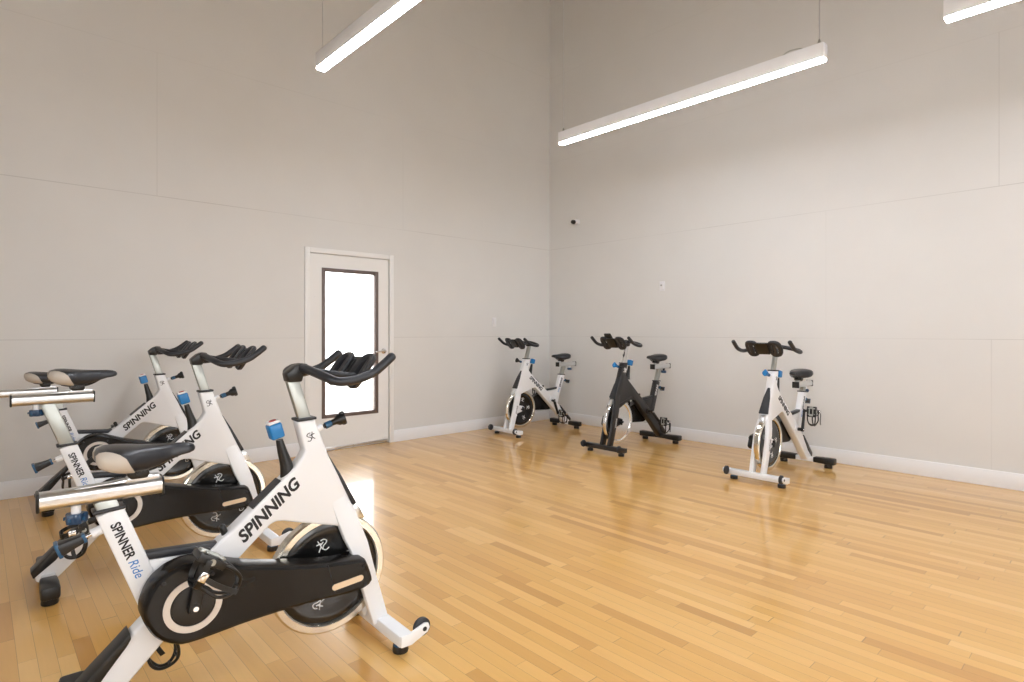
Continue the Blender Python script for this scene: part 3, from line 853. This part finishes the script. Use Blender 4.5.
DB = Vector((.757, 0, .653)); UB = Vector((-.653, 0, .757))
SP0 = Vector((-.532, 0, .508)); SPL = .272
def g_spinning(s):
    def f(bm):
        o = SP0 + Vector((0, s * .0336, 0))
        if s < 0: text_mesh(bm, 'SPINNING', .062, o, DB, UB, off=.0021, shear=.25, length=SPL)
        else: text_mesh(bm, 'SPINNING', .062, o + DB * SPL, -DB, UB, off=.0021, shear=.25, length=SPL)
    return f
TD = Vector((.34, 0, -.94)).normalized(); FD = Vector((.94, 0, .34)).normalized()
def g_spinner(s):
    def f(bm):
        o = Vector((-.914, s * .0277, .678)) + TD * .018
        text_mesh(bm, 'SPINNER', .038, o - FD * .016 if s < 0 else o + FD * .012, TD, FD * -s, off=.001, length=.130)
    return f
def g_ride(s):
    def f(bm):
        o = Vector((-.914, s * .0277, .678)) + TD * .018 + TD * .138
        text_mesh(bm, 'Ride', .038, o - FD * .016 if s < 0 else o + FD * .012, TD, FD * -s, shear=.2, length=.062)
    return f
def g_forktext(s):
    def f(bm):
        d = Vector((-.036, 0, .16)).normalized()
        if s > 0: text_mesh(bm, 'SPINNER', .026, Vector((-.062, .0651, .225)), d, Vector((d.z, 0, -d.x)) * 1.0, length=.10) if False else text_mesh(bm, 'SPINNER', .026, Vector((-.095, .0651, .36)), -d, Vector((-d.z, 0, d.x)), length=.10)
        else: text_mesh(bm, 'SPINNER', .026, Vector((-.072, -.0651, .225)), d, Vector((-d.z, 0, d.x)), length=.10)
    return f
def g_cutout(bm):
    pass

def make_bike(x, y, deg, lab, seat=(0, 0), slide=0.0, hup=0.0, crank=82.0, dark=False, hknob='black', cream=True, cagetilt=(84.0, 84.0)):
    e = empty('exercise_bike', (x, y, 0), R(deg)); e.scale = (1, 1, .988); tag(e, lab, 'exercise bike', None)
    F = M['charcoal'] if dark else M['white']
    fr = part('frame', 0, g_frame, F, e, ang=30, label='charcoal box section frame' if dark else None)
    if not dark:
        [part('lettering', ('b', s), g_spinning(s), M['ink'], fr, label='black SPINNING lettering on the beam') for s in (-1, 1)]
        [(part('lettering', ('s', s), g_spinner(s), M['ink'], fr), part('lettering', ('r', s), g_ride(s), M['blueink'], fr, label='blue Ride lettering on the seat tube')) for s in (-1, 1)]
        [part('emblem', s, g_headmark(s), M['ink'], fr) for s in (-1, 1)]
        part('sticker', 0, g_sticker, M['sticker'], fr)
    else:
        part('web_plate', 0, g_web, F, fr)
        [part('emblem', ('b', s), g_headmark_big(s), M['whiteink'], fr) for s in (-1, 1)]
        [part('lettering', ('s', s), g_spinner(s), M['whiteink'], fr) for s in (-1, 1)]
    for s in (-1, 1):
        fk = part('fork_leg', s, g_fork(s), F, e, ang=30)
        if s > 0: part('lettering', ('f', s), g_forktext(s), M['whiteink'] if dark else M['ink'], fk)
        part('dropout', s, g_dropout(s), F, fk); part('axle_knob', s, g_bolt(s), M['black'], fk)
    fb = part('front_stabilizer', 0, g_front_bar, F, e, ang=30)
    for s in (-1, 1):
        tw = part('transport_wheel', s, g_twheel(s), M['rubber'], e); part('wheel_axle', s, g_twaxle(s), M['black'], tw)
        ft = part('foot', ('f', s), g_foot(0, s), M['black'], e)
        if not dark: part('foot_cap', s, g_footcap(0, s), M['teal'], ft)
        part('foot', ('r', s), g_foot(RX, s, .034, .034), M['black'], e)
    rb = part('rear_stabilizer', 0, g_rear_bar, F, e, ang=30)
    for s in (-1, 1): part('end_sleeve', s, g_sleeve(s), M['black'], rb)
    part('beam_cover', 0, g_beam_cover, M['black'], e)
    part('collar', 'h', g_collar((-.305, .929), -.05, .037, .034), M['rubber'], e)
    part('collar', 's', g_collar((-.925, .703), -.08, .042, .031), M['rubber'], e)
    part('top_bar_pad', 0, g_topbar, M['rubber'], e); part('stud', 0, g_stud, M['black'], e)
    part('front_shield', 0, g_front_strip, M['rubber'], e); part('brake_pad', 0, g_brakepad, M['alu'], e)
    # drive
    gd = part('chain_guard', 0, g_guard, M['guard'], e, ang=28)
    part('guard_seam', 0, g_guard_seam, M['ink'], gd); part('inlay_plate', 0, g_slot, M['slot'], gd)
    for px, pz in ((-.795, .468), (-.655, .462), (-.12, .345), (-.115, .275)): part('bolt', (px, pz), g_bolthead(px, pz), M['ink'], gd)
    part('chainring_trim', 0, g_ring, M['ring'], gd, label='silver ring around the crank'); part('crank_hub', 0, g_hub, M['black'], gd)
    if dark:
        part('flywheel', 1, g_flysolid, M['silver'], e, label='bare silver flywheel')
    else:
        fw = part('flywheel', 0, g_fly, M['disc'], e, label='black flywheel disc with line emblems'); part('rim', 0, g_flyrim, M['steel'], fw, label='polished metal rim')
        [part('emblem', ('f', s, k), g_flymark(s, k), M['whiteink'], fw) for s in (-1, 1) for k in range(5)]
    for s in (-1, 1):
        a = R(crank) if s < 0 else R(crank + 180)
        ca = part('crank_arm', (s, round(a, 3)), crank_geo(a, s), M['black'], e); part('crank_bolt', s, g_crankbolt(s), M['chrome'], ca)
        pp = pedal_pos(a, s)
        pd = part('pedal', s, g_pedal(s), M['black'], e, loc=pp); pd.rotation_euler = (0, R(cagetilt[0 if s < 0 else 1]), 0)
        part('cleat_plate', s, g_cleat(s), M['post'], pd, label='bare metal cleat plate')
        part('toe_cage', s, g_cage(s), M['black'], pd); part('strap', s, g_strap(s), M['black'], pd); part('buckle', s, g_buckle(s), M['chrome'], pd)
    # handlebar group slides along the head axis
    hl = HT * hup; hl = (hl.x, 0, hl.z)
    part('handlebar_post', 0, g_hpost, M['post'] if not dark else M['chrome'], e, loc=hl)
    hb = part('handlebar', 0, g_bar, M['rubber'], e, loc=hl, ang=50)
    part('bar_clamp', 0, g_clamp, M['black'], hb); [part('inner_grip', s, g_aero(s), M['rubber'], hb) for s in (-1, 1)]
    part('arm_pad', -1, g_pad(-1), M['rubber'], hb); part('arm_pad', 1, g_pad(1), M['rubber'], hb); part('pad_bridge', 0, g_bridge, M['black'], hb)
    if dark: part('console', 0, g_console, M['black'], hb)
    part('pop_pin', 'h', g_hpin, F, e)
    hk = part('adjuster_knob', 'h', g_hknob, M['blue'] if hknob == 'blue' else M['black'], e)
    part('knob_ring', 'h', g_hring, M['teal'], hk)
    bs = part('resistance_lever', 0, g_brake, M['black'], e, loc=(-.010, 0, .035) if dark else None)
    bh = part('lever_head', 0, g_brakehead, M['blue'], bs, label='bright blue lever head'); part('lever_cap', 0, g_brakecap, M['whiteink'], bs); part('cap_print', 0, g_brakedot, M['redink'], bs)
    # seat group
    up = seat[1]; dx = seat[0]
    h = (.757 + up - .700 - .02) / ST.z
    part('seat_post', round(h, 3), g_spost(h), M['post'], e)
    loc = (dx, 0, up)
    sl = part('seat_slider', 0, g_slider(-1.102, -.776), M['alu'], e, loc=loc, ang=40, label='bright aluminium seat slider')
    part('end_cap', 0, g_endcap(-1.102, -1.093), M['black'], sl); part('end_cap', 1, g_endcap(-.782, -.776), M['black'], sl)
    stm = part('knob_stem', 0, g_sknob_stem, F, sl)
    kb = part('slider_knob', 0, g_sknob, M['navy'], e, loc=loc)
    [part('knob_mark', k, g_sknob_mark(k), M['teal'], kb) for k in range(5)]
    sd = (dx + slide, 0, up)
    sa = part('saddle', 0, g_saddle, M['saddle'], e, loc=sd, ang=60)
    if cream:
        for s in (-1, 1): part('side_panel', s, g_sadpanel(s), M['cream'], sa, label='cream side panel of the saddle', ang=60)
    [part('saddle_rail', s, g_rails(s), M['black'], sa) for s in (-1, 1)]; part('saddle_clamp', 0, g_sadclamp, M['black'], sa)
    part('seat_carriage', 0, g_carriage, M['alu'], sa)
    pb = part('pop_pin', 's', g_pinboss, F, e); part('pin_shaft', 0, g_pinshaft, M['chrome'], pb)
    pk = part('adjuster_knob', 's', g_pinknob, M['black'], e); [part('knob_ring', ('s', i), g_pincap(i), M['teal'], pk) for i in (0, 1)]
    return e

make_bike(1.229, 2.167, -2.14, 'nearest and largest white spin bike, at the front of the row on the left', crank=81, hup=.013, cagetilt=(35.0, 68.0))
make_bike(1.254, 3.575, -1.65, 'middle white spin bike of the three on the left, behind the nearest one', seat=(-.038, .180), crank=196, hup=.018)
make_bike(1.362, 5.222, -1.46, 'rear white spin bike of the three on the left, closest to the left wall', seat=(-.158, .082), hup=.022, crank=222)
make_bike(4.717, 5.188, 177.91, 'small white spin bike in the far corner of the room, facing left', seat=(-.074, .080), hup=.025, crank=249 + 180, cream=False)
make_bike(4.767, 3.741, 179.83, 'black framed spin bike with a silver flywheel, between two white bikes', seat=(-.068, .110), hup=.050, crank=222 + 180, dark=True, hknob='blue', cream=False)
make_bike(4.752, 2.152, 179.51, 'white spin bike by the right wall, rightmost of all the bikes', seat=(.004, .016), hup=.025, crank=104 + 180, hknob='blue', cream=False)

# ------------------------------------------------------------------ light
w = bpy.data.worlds.new('World'); bpy.context.scene.world = w; w.use_nodes = True
bg = w.node_tree.nodes['Background']; bg.inputs['Color'].default_value = (1, 1, 1, 1); bg.inputs['Strength'].default_value = 8.0
def portal(loc, rot, sx, sy):
    l = bpy.data.lights.new('portal', 'AREA'); l.shape = 'RECTANGLE'; l.size = sx; l.size_y = sy; l.cycles.is_portal = True
    o = bpy.data.objects.new('sky_portal', l); C.objects.link(o); o.location = loc; o.rotation_euler = rot
for a0, a1, z0, z1 in added_wins: portal(((a0 + a1) / 2, Y0 - TH - .02, (z0 + z1) / 2), (math.pi / 2, 0, 0), a1 - a0, z1 - z0)
for a0, a1, z0, z1 in added_winy: portal((X0 - TH - .02, (a0 + a1) / 2, (z0 + z1) / 2), (math.pi / 2, 0, -math.pi / 2), a1 - a0, z1 - z0)
portal(((GX0 + GX1) / 2, Y1 + TH + .02, 1.05), (-math.pi / 2, 0, 0), GX1 - GX0, GZ1 - GZ0)

# ------------------------------------------------------------------ camera
cam = bpy.data.cameras.new('Camera'); co = bpy.data.objects.new('Camera', cam); C.objects.link(co)
co.location = (0, 0, 1.25); co.rotation_euler = (math.pi / 2, 0, -math.atan2(.6784, .7346))
cam.sensor_width = 36; cam.lens = 580 / 1024 * 36; cam.shift_y = -9 / 1024; cam.clip_start = .02
sc = bpy.context.scene; sc.camera = co
vs = sc.view_settings; vs.view_transform = 'Standard'; vs.look = 'None'; vs.gamma = 1; vs.use_curve_mapping = False; vs.exposure = 0.07
